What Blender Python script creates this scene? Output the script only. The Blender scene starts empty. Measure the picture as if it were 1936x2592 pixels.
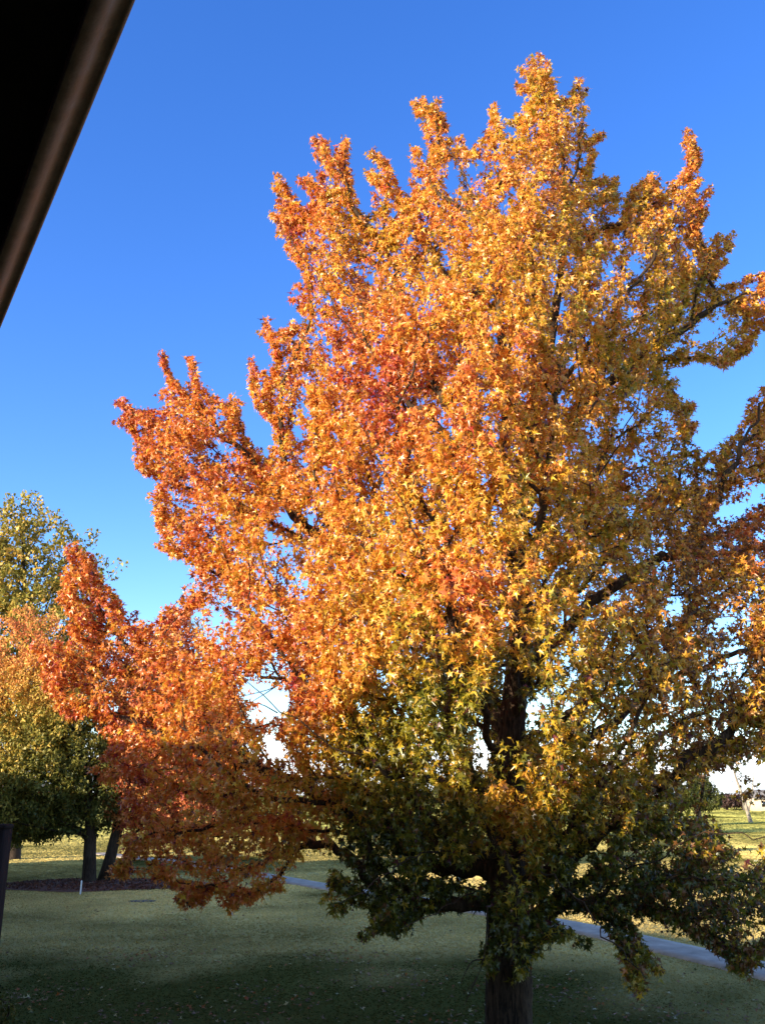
import bpy, math, random
import numpy as np
from mathutils import Vector

R = math.radians
rng = np.random.default_rng(7)
random.seed(7)
scene = bpy.context.scene
COL = scene.collection

# ------------------------------------------------------------------ camera
CAM = np.array([0.0, 0.0, 4.0])
PITCH = R(17.0)
F = 2338.0                      # focal length in photo pixels (1936 x 2592)
cd = bpy.data.cameras.new('camera')
cd.sensor_fit = 'VERTICAL'
cd.sensor_height = 24.0
cd.lens = F / 2592 * 24.0
cd.clip_start = 0.05
cd.clip_end = 6000
cam = bpy.data.objects.new('camera', cd)
COL.objects.link(cam)
cam.location = CAM
cam.rotation_euler = (R(90) + PITCH, 0, 0)
scene.camera = cam

# ------------------------------------------------------------------ light
SUN_EL = R(15.0)
SUN_AZ = R(54.0)               # light travels forward and this far to the right
sun_travel = np.array([math.sin(SUN_AZ) * math.cos(SUN_EL), math.cos(SUN_AZ) * math.cos(SUN_EL), -math.sin(SUN_EL)])
world = bpy.data.worlds.new('World')
scene.world = world
world.use_nodes = True
wn = world.node_tree
for n in list(wn.nodes):
    wn.nodes.remove(n)
sky = wn.nodes.new('ShaderNodeTexSky')
sky.sky_type = 'NISHITA'
sky.sun_disc = False
sky.sun_elevation = SUN_EL
to_sun = -sun_travel
sky.sun_rotation = math.atan2(to_sun[0], to_sun[1])
sky.altitude = 200
sky.air_density = 1.0
sky.dust_density = 0.1
sky.ozone_density = 3.0
hs = wn.nodes.new('ShaderNodeHueSaturation')
hs.inputs['Hue'].default_value = 0.519
hs.inputs['Saturation'].default_value = 1.25
hs.inputs['Value'].default_value = 1.36
bg = wn.nodes.new('ShaderNodeBackground')
bg.inputs['Strength'].default_value = 0.14
wo = wn.nodes.new('ShaderNodeOutputWorld')
wn.links.new(sky.outputs[0], hs.inputs['Color'])
# the deep blue lies opposite the sun; the half of the dome near the sun stays pale
tcw = wn.nodes.new('ShaderNodeTexCoord')
dot = wn.nodes.new('ShaderNodeVectorMath')
dot.operation = 'DOT_PRODUCT'
dot.inputs[1].default_value = tuple(float(x) for x in to_sun)
wn.links.new(tcw.outputs['Generated'], dot.inputs[0])
half = wn.nodes.new('ShaderNodeMapRange')
half.inputs[1].default_value = 0.06
half.inputs[2].default_value = 0.55
wn.links.new(dot.outputs['Value'], half.inputs[0])
pale = wn.nodes.new('ShaderNodeHueSaturation')
pale.inputs['Saturation'].default_value = 0.80
pale.inputs['Value'].default_value = 1.2
wn.links.new(sky.outputs[0], pale.inputs['Color'])
dome = wn.nodes.new('ShaderNodeMix')
dome.data_type = 'RGBA'
wn.links.new(half.outputs[0], dome.inputs[0])
wn.links.new(hs.outputs[0], dome.inputs[6])
wn.links.new(pale.outputs[0], dome.inputs[7])
# keep the horizon a cool white: red and green never above blue
sp = wn.nodes.new('ShaderNodeSeparateColor')
cb = wn.nodes.new('ShaderNodeCombineColor')
wn.links.new(dome.outputs[2], sp.inputs[0])
for i, k in ((0, 0.90), (1, 0.97)):
    mr = wn.nodes.new('ShaderNodeMapRange')
    mr.inputs[1].default_value = -0.1
    mr.inputs[2].default_value = 0.6
    mr.inputs[3].default_value = k
    mr.inputs[4].default_value = 4.0
    wn.links.new(dot.outputs['Value'], mr.inputs[0])
    mu = wn.nodes.new('ShaderNodeMath')
    mu.operation = 'MULTIPLY'
    wn.links.new(mr.outputs[0], mu.inputs[1])
    mi = wn.nodes.new('ShaderNodeMath')
    mi.operation = 'MINIMUM'
    wn.links.new(sp.outputs[2], mu.inputs[0])
    wn.links.new(mu.outputs[0], mi.inputs[0])
    wn.links.new(sp.outputs[i], mi.inputs[1])
    wn.links.new(mi.outputs[0], cb.inputs[i])
wn.links.new(sp.outputs[2], cb.inputs[2])
wn.links.new(cb.outputs[0], bg.inputs['Color'])
wn.links.new(bg.outputs[0], wo.inputs['Surface'])

sl = bpy.data.lights.new('sun', 'SUN')
sl.energy = 5.0
sl.angle = R(0.5)
sl.color = (1.0, 0.86, 0.66)
sun = bpy.data.objects.new('sun', sl)
COL.objects.link(sun)
sun.rotation_euler = Vector(sun_travel).to_track_quat('-Z', 'Y').to_euler()
sun.location = (-20, -20, 30)

scene.view_settings.view_transform = 'Standard'
scene.view_settings.look = 'None'
scene.view_settings.gamma = 1
scene.view_settings.exposure = 1.15
scene.render.engine = 'CYCLES'
scene.cycles.max_bounces = 6
scene.cycles.diffuse_bounces = 3
scene.cycles.glossy_bounces = 2
scene.cycles.transmission_bounces = 4
scene.cycles.use_denoising = True
scene.cycles.sample_clamp_indirect = 4.0

# ------------------------------------------------------------------ helpers
UP = np.array([0.0, -math.sin(PITCH), math.cos(PITCH)])
FW = np.array([0.0, math.cos(PITCH), math.sin(PITCH)])


def at(px, py, Y):
    """point at world depth Y along the direction of photo pixel (px, py)"""
    a = (px - 968.0) / F
    b = (1296.0 - py) / F
    d = np.array([a, FW[1] + b * UP[1], FW[2] + b * UP[2]])
    return CAM + d * (Y / d[1])


def at_many(px, py, Y):
    a = (px - 968.0) / F
    b = (1296.0 - py) / F
    d = np.stack([a, FW[1] + b * UP[1], FW[2] + b * UP[2]], 1)
    return CAM + d * (Y / d[:, 1])[:, None]


def project(P):
    d = P - CAM
    zc = d @ FW
    return 968 + F * d[:, 0] / zc, 1296 - F * (d @ UP) / zc


def on_ground(px, py, z=0.0):
    a = (px - 968.0) / F
    b = (1296.0 - py) / F
    d = np.array([a, FW[1] + b * UP[1], FW[2] + b * UP[2]])
    return CAM + d * ((z - CAM[2]) / d[2])


def norm(v):
    return v / np.maximum(np.linalg.norm(v, axis=-1, keepdims=True), 1e-9)


def mesh_from_arrays(name, V, loops, starts, totals, mat, parent=None, cols=None, smooth=False):
    me = bpy.data.meshes.new(name)
    V = np.asarray(V, dtype=np.float32)
    me.vertices.add(len(V))
    me.vertices.foreach_set('co', V.ravel())
    me.loops.add(len(loops))
    me.loops.foreach_set('vertex_index', np.asarray(loops, dtype=np.int32))
    me.polygons.add(len(starts))
    me.polygons.foreach_set('loop_start', np.asarray(starts, dtype=np.int32))
    me.polygons.foreach_set('loop_total', np.asarray(totals, dtype=np.int32))
    if smooth:
        me.polygons.foreach_set('use_smooth', np.ones(len(starts), dtype=bool))
    me.update(calc_edges=True)
    if cols is not None:
        ca = me.color_attributes.new('tint', 'FLOAT_COLOR', 'POINT')
        c4 = np.ones((len(V), 4), dtype=np.float32)
        c4[:, :3] = cols
        ca.data.foreach_set('color', c4.ravel())
    me.materials.append(mat)
    o = bpy.data.objects.new(name, me)
    COL.objects.link(o)
    if parent is not None:
        o.parent = parent
        o.matrix_parent_inverse.identity()
    return o


def mesh_poly(name, V, faces, mat, parent=None, smooth=False):
    loops, starts, totals = [], [], []
    for f in faces:
        starts.append(len(loops))
        totals.append(len(f))
        loops.extend(f)
    return mesh_from_arrays(name, V, loops, starts, totals, mat, parent, smooth=smooth)


def shift(o, parent):
    """vertices were given in world space: put them relative to the parent"""
    p = np.array(parent.location, dtype=np.float32)
    me = o.data
    n = len(me.vertices)
    co = np.empty(n * 3, dtype=np.float32)
    me.vertices.foreach_get('co', co)
    co = co.reshape(-1, 3) - p
    if parent.rotation_euler.z:
        c, s = math.cos(-parent.rotation_euler.z), math.sin(-parent.rotation_euler.z)
        co = np.stack([co[:, 0] * c - co[:, 1] * s, co[:, 0] * s + co[:, 1] * c, co[:, 2]], 1)
    me.vertices.foreach_set('co', co.ravel())
    me.update()
    return o


def empty(name, loc, label=None, cat=None, group=None):
    o = bpy.data.objects.new(name, None)
    COL.objects.link(o)
    o.location = loc
    o.empty_display_size = 0.3
    tag(o, label, cat, group)
    return o


def tag(o, label=None, cat=None, group=None, kind=None):
    if label:
        o['label'] = label
    if cat:
        o['category'] = cat
    if group:
        o['group'] = group
    if kind:
        o['kind'] = kind
    return o


class MB:
    """collects polygons"""
    def __init__(self):
        self.V, self.F = [], []

    def box(self, lo, hi, frame=None, bevel=0.0):
        x0, y0, z0 = lo
        x1, y1, z1 = hi
        b = len(self.V)
        P = [(x0, y0, z0), (x1, y0, z0), (x1, y1, z0), (x0, y1, z0), (x0, y0, z1), (x1, y0, z1), (x1, y1, z1), (x0, y1, z1)]
        self.V += [frame(p) if frame else p for p in P]
        for f in ((0, 3, 2, 1), (4, 5, 6, 7), (0, 1, 5, 4), (1, 2, 6, 5), (2, 3, 7, 6), (3, 0, 4, 7)):
            self.F.append([b + i for i in f])
        return self

    def prism(self, profile, s0, s1, frame, cap=True, n=1):
        """profile [(l, z)] extruded along s"""
        b = len(self.V)
        m = len(profile)
        for k in range(n + 1):
            s = s0 + (s1 - s0) * k / n
            for (l, z) in profile:
                self.V.append(frame((l, s, z)))
        for k in range(n):
            for i in range(m):
                j = (i + 1) % m
                self.F.append([b + k * m + i, b + k * m + j, b + (k + 1) * m + j, b + (k + 1) * m + i])
        if cap:
            self.F.append([b + i for i in range(m)][::-1])
            self.F.append([b + n * m + i for i in range(m)])
        return self

    def build(self, name, mat, parent=None, smooth=False):
        o = mesh_poly(name, np.array(self.V), self.F, mat, parent, smooth)
        if parent is not None:
            shift(o, parent)
        return o


def tubes(chains, name, mat, parent=None, ridged=0.0):
    """chains: list of (pts Nx3, radii N, sides)"""
    V, L = [], []
    base = 0
    caps = []
    for pts, rad, k in chains:
        n = len(pts)
        t = np.empty_like(pts)
        t[1:-1] = pts[2:] - pts[:-2]
        t[0] = pts[1] - pts[0]
        t[-1] = pts[-1] - pts[-2]
        t = norm(t)
        ref = np.array([1.0, 0, 0]) if abs(t[0][0]) < 0.8 else np.array([0, 1.0, 0])
        u = np.empty_like(t)
        c = ref
        for i in range(n):
            c = c - t[i] * (c @ t[i])
            c = c / max(np.linalg.norm(c), 1e-9)
            u[i] = c
        v = np.cross(t, u)
        ang = np.arange(k) * 2 * math.pi / k
        rr = rad[:, None] * np.ones(k)[None, :]
        if ridged:
            q = np.arange(k)[None, :]
            rr = rr * (1 + ridged * np.where(rad > 0.05, 1.0, 0.2)[:, None] * (rng.random((1, k)) - .5 + .6 * (rng.random((n, k)) - .5)))
        ring = pts[:, None, :] + rr[:, :, None] * (np.cos(ang)[None, :, None] * u[:, None, :] + np.sin(ang)[None, :, None] * v[:, None, :])
        V.append(ring.reshape(-1, 3))
        i0 = np.arange(n - 1)[:, None] * k + np.arange(k)[None, :]
        i1 = np.arange(n - 1)[:, None] * k + (np.arange(k)[None, :] + 1) % k
        q = np.stack([i0, i1, i1 + k, i0 + k], -1).reshape(-1, 4) + base
        L.append(q)
        base += n * k
    V = np.concatenate(V)
    Q = np.concatenate(L)
    o = mesh_from_arrays(name, V, Q.ravel(), np.arange(len(Q)) * 4, np.full(len(Q), 4), mat, parent, smooth=True)
    if parent is not None:
        shift(o, parent)
    return o


# leaf shapes: (template verts, quads)
def star_leaf():
    tips = [(-125, .72), (-62, .95), (0, 1.08), (62, .95), (125, .72)]
    notch = [(180, .12), (-93, .33), (-31, .41), (31, .41), (93, .33)]
    P = [(0, 0)]
    for a, r in tips:
        P.append((r * math.sin(R(a)), r * math.cos(R(a))))
    for a, r in notch:
        P.append((r * math.sin(R(a)), r * math.cos(R(a))))
    P = np.array(P)
    Q = [(0, 6, 1, 7), (0, 7, 2, 8), (0, 8, 3, 9), (0, 9, 4, 10), (0, 10, 5, 6)]
    return P, np.array(Q)


def oval_leaf():
    P = np.array([(0, -.8), (.62, -.1), (0, .95), (-.62, -.1)])
    return P, np.array([(0, 1, 2, 3)])


def lobed_leaf():
    P = np.array([(0, -.7), (.75, -.35), (.35, .1), (.0, 1.0), (-.35, .1), (-.75, -.35)])
    return P, np.array([(0, 1, 2, 3), (0, 3, 4, 5)])


def leaf_mesh(name, pos, tipdir, nrm, size, cols, shape, mat, parent=None, curl=0.35, foldmax=0.8):
    P, Q = shape
    n = len(pos)
    m = len(P)
    t = norm(tipdir)
    w = norm(nrm - t * np.sum(nrm * t, 1, keepdims=True))
    s = np.cross(t, w)
    cu = (curl * (0.3 + rng.random(n)))[:, None]
    fold = (foldmax * rng.random(n) ** .8)[:, None]
    r2 = (P ** 2).sum(1)[None, :]
    lx = P[None, :, 0] * (1 - 0.4 * rng.random((n, 1)))
    ly = P[None, :, 1] + 0.5 * 0
    lz = -cu * r2 * 0.6 + fold * np.abs(P[None, :, 0]) + (rng.random((n, m)) - .5) * 0.18
    V = pos[:, None, :] + size[:, None, None] * (lx[..., None] * s[:, None, :] + ly[..., None] * t[:, None, :] + lz[..., None] * w[:, None, :])
    q = (Q[None] + (np.arange(n) * m)[:, None, None]).reshape(-1, 4)
    o = mesh_from_arrays(name, V.reshape(-1, 3), q.ravel(), np.arange(len(q)) * 4, np.full(len(q), 4), mat, parent, cols=np.repeat(cols, m, axis=0))
    if parent is not None:
        shift(o, parent)
    return o


# ------------------------------------------------------------------ materials
def mat_new(name):
    m = bpy.data.materials.new(name)
    m.use_nodes = True
    nt = m.node_tree
    for n in list(nt.nodes):
        nt.nodes.remove(n)
    out = nt.nodes.new('ShaderNodeOutputMaterial')
    return m, nt, out


def N(nt, t, **kw):
    n = nt.nodes.new(t)
    for k, v in kw.items():
        if k in n.inputs:
            n.inputs[k].default_value = v
        else:
            setattr(n, k, v)
    return n


def ramp(nt, stops, fac):
    r = nt.nodes.new('ShaderNodeValToRGB')
    e = r.color_ramp.elements
    while len(e) > 1:
        e.remove(e[-1])
    e[0].position = stops[0][0]
    e[0].color = (*stops[0][1], 1)
    for p, c in stops[1:]:
        x = e.new(p)
        x.color = (*c, 1)
    nt.links.new(fac, r.inputs[0])
    return r


def leaf_material(name, transl=0.35, gloss=0.5, rough=0.42):
    m, nt, out = mat_new(name)
    at_ = N(nt, 'ShaderNodeAttribute', attribute_name='tint')
    p = N(nt, 'ShaderNodeBsdfPrincipled', Roughness=rough)
    p.inputs['Specular IOR Level'].default_value = gloss
    nt.links.new(at_.outputs['Color'], p.inputs['Base Color'])
    tr = N(nt, 'ShaderNodeBsdfTranslucent')
    nt.links.new(at_.outputs['Color'], tr.inputs['Color'])
    mx = N(nt, 'ShaderNodeMixShader')
    mx.inputs[0].default_value = transl
    nt.links.new(p.outputs[0], mx.inputs[1])
    nt.links.new(tr.outputs[0], mx.inputs[2])
    nt.links.new(mx.outputs[0], out.inputs[0])
    return m


def bark_material(name, dark, light, scale=9.0, bump=0.6):
    m, nt, out = mat_new(name)
    tc = N(nt, 'ShaderNodeTexCoord')
    mp = N(nt, 'ShaderNodeMapping')
    mp.inputs['Scale'].default_value = (scale, scale, scale * 0.16)
    nt.links.new(tc.outputs['Object'], mp.inputs[0])
    vo = N(nt, 'ShaderNodeTexNoise', Scale=2.2, Detail=7.0, Roughness=0.7)
    vo.inputs['Distortion'].default_value = 0.6
    nt.links.new(mp.outputs[0], vo.inputs['Vector'])
    n2 = N(nt, 'ShaderNodeTexNoise', Scale=1.3, Detail=4.0)
    nt.links.new(tc.outputs['Object'], n2.inputs['Vector'])
    ad = N(nt, 'ShaderNodeMath', operation='MULTIPLY_ADD')
    ad.inputs[1].default_value = 0.35
    nt.links.new(n2.outputs[0], ad.inputs[0])
    nt.links.new(vo.outputs[0], ad.inputs[2])
    r = ramp(nt, [(0.52, dark), (0.82, light)], ad.outputs[0])
    p = N(nt, 'ShaderNodeBsdfPrincipled', Roughness=0.9)
    p.inputs['Specular IOR Level'].default_value = 0.2
    nt.links.new(r.outputs[0], p.inputs['Base Color'])
    b = N(nt, 'ShaderNodeBump', Strength=bump, Distance=0.05)
    nt.links.new(vo.outputs[0], b.inputs['Height'])
    nt.links.new(b.outputs[0], p.inputs['Normal'])
    nt.links.new(p.outputs[0], out.inputs[0])
    return m


def plain_material(name, col, rough=0.6, noise=0.25, scale=6.0, bump=0.1, spec=0.4, stretch=(1, 1, 1), metal=0.0):
    m, nt, out = mat_new(name)
    tc = N(nt, 'ShaderNodeTexCoord')
    mp = N(nt, 'ShaderNodeMapping')
    mp.inputs['Scale'].default_value = stretch
    nt.links.new(tc.outputs['Object'], mp.inputs[0])
    n1 = N(nt, 'ShaderNodeTexNoise', Scale=scale, Detail=6.0, Roughness=0.65)
    nt.links.new(mp.outputs[0], n1.inputs['Vector'])
    c = np.array(col)
    r = ramp(nt, [(0.3, tuple(c * (1 - noise))), (0.7, tuple(np.minimum(c * (1 + noise), 1)))], n1.outputs[0])
    p = N(nt, 'ShaderNodeBsdfPrincipled', Roughness=rough, Metallic=metal)
    p.inputs['Specular IOR Level'].default_value = spec
    nt.links.new(r.outputs[0], p.inputs['Base Color'])
    b = N(nt, 'ShaderNodeBump', Strength=bump, Distance=0.02)
    nt.links.new(n1.outputs[0], b.inputs['Height'])
    nt.links.new(b.outputs[0], p.inputs['Normal'])
    nt.links.new(p.outputs[0], out.inputs[0])
    return m


M_LEAF = leaf_material('autumn_leaf', 0.40, 0.7, 0.36)
M_LEAF_FAR = leaf_material('far_leaf', 0.32, 0.3, 0.5)
M_GRASS = leaf_material('grass_blade', 0.30, 0.0, 1.0)
M_BARK = bark_material('sweetgum_bark', (0.016, 0.010, 0.006), (0.12, 0.075, 0.045), 11.0, 1.0)
M_BARK_PALE = bark_material('pale_bark', (0.14, 0.11, 0.08), (0.42, 0.36, 0.28), 5.0, 0.4)
M_BARK_MID = bark_material('maple_bark', (0.022, 0.015, 0.010), (0.075, 0.052, 0.036), 6.0, 0.6)

# ------------------------------------------------------------------ ground
GREEN_A = np.array((0.055, 0.060, 0.015))
GREEN_B = np.array((0.115, 0.108, 0.029))
TAN = np.array((0.74, 0.56, 0.21))
STRAW_FAR = np.array((0.50, 0.47, 0.14))


def straw(x, y):
    k = np.clip((np.hypot(x, y) - 55) / 70, 0, 1)[:, None]
    return TAN * (1 - k) + STRAW_FAR * k




def hash_noise(x, y, seed=0):
    """cheap smooth value noise on arrays"""
    xi, yi = np.floor(x).astype(int), np.floor(y).astype(int)
    xf, yf = x - xi, y - yi
    def h(a, b):
        n = (a * 374761393 + b * 668265263 + seed * 1442695041) & 0x7fffffff
        n = ((n ^ (n >> 13)) * 1274126177) & 0x7fffffff
        return ((n ^ (n >> 16)) & 0xffff) / 65535.0
    u, v = xf * xf * (3 - 2 * xf), yf * yf * (3 - 2 * yf)
    return (h(xi, yi) * (1 - u) + h(xi + 1, yi) * u) * (1 - v) + (h(xi, yi + 1) * (1 - u) + h(xi + 1, yi + 1) * u) * v


def ground_z(x, y):
    d = np.clip((np.hypot(x, y) - 60) / 200, 0, 1)
    near = np.clip((np.hypot(x, y) - 16) / 14, 0, 1)
    return near * 0.16 * (hash_noise(x / 9 + 3, y / 9 + 7, 5) - .5) + d * 1.2 * (hash_noise(x / 55, y / 55, 9) - .35)


def lawn_tan(x, y):
    """0 green .. 1 dormant straw coloured turf"""
    a = 0.55 * hash_noise(x / 7 + 11, y / 7 + 5, 1) + 0.3 * hash_noise(x / 2.3, y / 2.3, 2) + 0.15 * hash_noise(x / .7, y / .7, 3)
    far = np.clip((np.hypot(x, y) - 17) / 20, 0, 1)
    return np.clip((a - 0.50) * 1.7 + 0.07 + 0.46 * far, 0, 1)


def build_ground():
    xs = np.concatenate([-np.geomspace(2500, 62, 18), np.linspace(-60, 60, 121), np.geomspace(62, 2500, 18)])
    ys = np.concatenate([-np.geomspace(600, 22, 8), np.linspace(-20, 100, 121), np.geomspace(103, 3500, 32)])
    X, Y = np.meshgrid(xs, ys)
    Z = ground_z(X, Y)
    V = np.stack([X, Y, Z], -1).reshape(-1, 3)
    nx, ny = len(xs), len(ys)
    i = (np.arange(ny - 1)[:, None] * nx + np.arange(nx - 1)[None, :]).ravel()
    Q = np.stack([i, i + 1, i + 1 + nx, i + nx], 1)
    m, nt, out = mat_new('lawn_turf')
    tc = N(nt, 'ShaderNodeTexCoord')
    n1 = N(nt, 'ShaderNodeTexNoise', Scale=0.16, Detail=5.0, Roughness=0.6)
    n2 = N(nt, 'ShaderNodeTexNoise', Scale=2.2, Detail=6.0, Roughness=0.7)
    n3 = N(nt, 'ShaderNodeTexNoise', Scale=28.0, Detail=3.0, Roughness=0.7)
    for n in (n1, n2, n3):
        nt.links.new(tc.outputs['Object'], n.inputs['Vector'])
    a1 = N(nt, 'ShaderNodeMath', operation='MULTIPLY_ADD')
    a1.inputs[1].default_value = 0.45
    nt.links.new(n2.outputs[0], a1.inputs[0])
    nt.links.new(n1.outputs[0], a1.inputs[2])
    a2 = N(nt, 'ShaderNodeMath', operation='MULTIPLY_ADD')
    a2.inputs[1].default_value = 0.30
    nt.links.new(n3.outputs[0], a2.inputs[0])
    nt.links.new(a1.outputs[0], a2.inputs[2])
    rr = ramp(nt, [(0.55, (.62, .62, .62)), (1.0, (1.25, 1.25, 1.25))], a2.outputs[0])
    tint = N(nt, 'ShaderNodeAttribute', attribute_name='tint')
    r = N(nt, 'ShaderNodeMix', data_type='RGBA', blend_type='MULTIPLY')
    r.inputs[0].default_value = 1.0
    nt.links.new(tint.outputs['Color'], r.inputs[6])
    nt.links.new(rr.outputs[0], r.inputs[7])
    p = N(nt, 'ShaderNodeBsdfPrincipled', Roughness=0.95)
    p.inputs['Specular IOR Level'].default_value = 0.1
    p.inputs['Specular IOR Level'].default_value = 0.0
    nt.links.new(r.outputs[2], p.inputs['Base Color'])
    b = N(nt, 'ShaderNodeBump', Strength=0.8, Distance=0.04)
    nt.links.new(n3.outputs[0], b.inputs['Height'])
    nt.links.new(b.outputs[0], p.inputs['Normal'])
    nt.links.new(p.outputs[0], out.inputs[0])
    tn = lawn_tan(V[:, 0], V[:, 1])[:, None]
    tint_v = (0.5 * (GREEN_A + GREEN_B)) * (1 - tn) + straw(V[:, 0], V[:, 1]) * .9 * tn
    o = mesh_from_arrays('ground', V, Q.ravel(), np.arange(len(Q)) * 4, np.full(len(Q), 4), m, cols=tint_v, smooth=True)
    tag(o, kind='structure')


build_ground()

# cart path ---------------------------------------------------------------
PATH_PX = [(2400, 2590), (2150, 2520), (1930, 2462), (1690, 2407), (1450, 2353), (1230, 2312), (1000, 2272), (790, 2238), (600, 2207), (420, 2180), (250, 2160)]
PATH_W = .78
PATH_C = np.array([on_ground(*p)[:2] for p in PATH_PX])


def catmull(P, k=8):
    P = np.asarray(P, float)
    Q = np.concatenate([[2 * P[0] - P[1]], P, [2 * P[-1] - P[-2]]])
    out = []
    for i in range(1, len(Q) - 2):
        for j in range(k):
            t = j / k
            out.append(0.5 * ((2 * Q[i]) + (-Q[i - 1] + Q[i + 1]) * t + (2 * Q[i - 1] - 5 * Q[i] + 4 * Q[i + 1] - Q[i + 2]) * t * t + (-Q[i - 1] + 3 * Q[i] - 3 * Q[i + 1] + Q[i + 2]) * t ** 3))
    out.append(P[-1])
    return np.array(out)


PATH = catmull(PATH_C, 8)


def build_path():
    t = np.gradient(PATH, axis=0)
    t = norm(t)
    nrm = np.stack([-t[:, 1], t[:, 0]], 1)
    prof = [(-.77, -0.1), (-.75, 0.03), (-0.4, 0.04), (0, 0.045), (0.4, 0.04), (.75, 0.03), (.77, -0.1)]
    V, Fc = [], []
    m = len(prof)
    for i, c in enumerate(PATH):
        for (l, z) in prof:
            q = c + nrm[i] * l
            zz = float(ground_z(np.array(c[0]), np.array(c[1])))
            V.append((q[0], q[1], zz + z + 0.02))
    for i in range(len(PATH) - 1):
        for j in range(m - 1):
            Fc.append((i * m + j, i * m + j + 1, (i + 1) * m + j + 1, (i + 1) * m + j))
    mt = plain_material('path_concrete', (0.36, 0.29, 0.225), 0.9, 0.30, 1.6, 0.25, 0.3)
    o = mesh_poly('path', np.array(V), Fc, mt)
    tag(o, kind='structure')


build_path()


def path_dist(x, y):
    d = np.full(len(x), 1e9)
    for i in range(len(PATH) - 1):
        a, b = PATH[i], PATH[i + 1]
        ab = b - a
        t = np.clip(((x - a[0]) * ab[0] + (y - a[1]) * ab[1]) / (ab @ ab), 0, 1)
        d = np.minimum(d, np.hypot(x - a[0] - t * ab[0], y - a[1] - t * ab[1]))
    return d


BED_C = on_ground(255, 2240)[:2]

# grass tufts: fine near, larger and sparser far away -----------------------
def build_grass():
    P, H, W = [], [], []
    for (y0, y1, dens, h, w) in ((15.5, 26, 260, 0.026, 0.036), (26, 45, 170, 0.038, 0.045), (45, 90, 55, 0.045, 0.14), (90, 180, 13, 0.07, 0.32), (180, 330, 3.0, 0.12, 0.6)):
        half1 = y1 * 0.47 + 2
        n = int(dens * (y1 - y0) * 2 * half1)
        x = (rng.random(n) * 2 - 1) * half1
        y = y0 + (y1 - y0) * rng.random(n)
        k = np.abs(x) < y * 0.47 + 2
        x, y = x[k], y[k]
        P.append(np.stack([x, y], 1))
        H.append(np.full(len(x), h))
        W.append(np.full(len(x), w))
    P = np.concatenate(P)
    H = np.concatenate(H)
    W = np.concatenate(W)
    k = path_dist(P[:, 0], P[:, 1]) > .70
    bed = (np.hypot((P[:, 0] - BED_C[0]) / 4.6, (P[:, 1] - BED_C[1]) / 2.9) < .72 + .35 * rng.random(len(P)))
    k &= ~bed
    P, H, W = P[k], H[k], W[k]
    n = len(P)
    z = ground_z(P[:, 0], P[:, 1])
    tn = lawn_tan(P[:, 0], P[:, 1])[:, None]
    g = rng.random((n, 1))
    col = (GREEN_A * (1 - g) + GREEN_B * g) * (1 - tn) + straw(P[:, 0], P[:, 1]) * (0.8 + 0.4 * rng.random((n, 1))) * tn
    a = rng.random(n) * 2 * math.pi
    dx = np.stack([np.cos(a), np.sin(a), np.zeros(n)], 1)
    H = H * (0.6 + 0.8 * rng.random(n))
    W = W * (0.6 + 0.8 * rng.random(n))
    B = np.stack([P[:, 0], P[:, 1], z - 0.01], 1)
    lean = np.stack([rng.normal(0, .35, n), rng.normal(0, .35, n), np.ones(n)], 1)
    lean2 = np.stack([rng.normal(0, .35, n), rng.normal(0, .35, n), np.ones(n)], 1)
    v0 = B - dx * W[:, None] * 0.5
    v1 = B + dx * W[:, None] * 0.5
    v2 = B + dx * W[:, None] * 0.45 + lean * H[:, None]
    v3 = B - dx * W[:, None] * 0.45 + lean2 * H[:, None] * 0.8
    V = np.stack([v0, v1, v2, v3], 1).reshape(-1, 3)
    o = mesh_from_arrays('grass', V, np.arange(4 * n), np.arange(n) * 4, np.full(n, 4), M_GRASS, cols=np.repeat(col, 4, axis=0))
    tag(o, 'short mown lawn turf, green with straw coloured patches', 'grass', kind='stuff')


build_grass()

# ------------------------------------------------------------------ skeleton growth
def grow(seeds, seed_parent, pts, bf=0.35, droop_pen=0.6, low_z=-1e9):
    """minimum spanning growth: returns positions, parents (seeds first)"""
    P = np.concatenate([seeds, pts])
    ns, n = len(seeds), len(P)
    parent = np.full(n, -1)
    parent[:ns] = seed_parent
    path = np.zeros(n)
    for i in range(ns):
        if parent[i] >= 0:
            path[i] = path[parent[i]] + np.linalg.norm(P[i] - P[parent[i]])
    best = np.full(n, np.inf)
    bp = np.full(n, -1)

    def relax(i, idx):
        d = P[idx] - P[i]
        L = np.linalg.norm(d, axis=1)
        down = np.maximum(0, -d[:, 2] / np.maximum(L, 1e-6))
        cost = L * (1 + droop_pen * down * (P[idx, 2] > low_z)) + bf * path[i]
        c = cost < best[idx]
        k = idx[c]
        best[k] = cost[c]
        bp[k] = i

    left = np.arange(ns, n)
    for i in range(ns):
        relax(i, left)
    alive = np.ones(n, bool)
    alive[:ns] = False
    while len(left):
        j = left[np.argmin(best[left])]
        parent[j] = bp[j]
        path[j] = path[bp[j]] + np.linalg.norm(P[j] - P[bp[j]])
        alive[j] = False
        left = left[left != j]
        if len(left):
            relax(j, left)
    return P, parent, path


def order_children(parent):
    n = len(parent)
    ch = [[] for _ in range(n)]
    for i, p in enumerate(parent):
        if p >= 0:
            ch[p].append(i)
    roots = [i for i in range(n) if parent[i] < 0]
    order, st = [], list(roots)
    while st:
        i = st.pop()
        order.append(i)
        st.extend(ch[i])
    return ch, order


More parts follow.
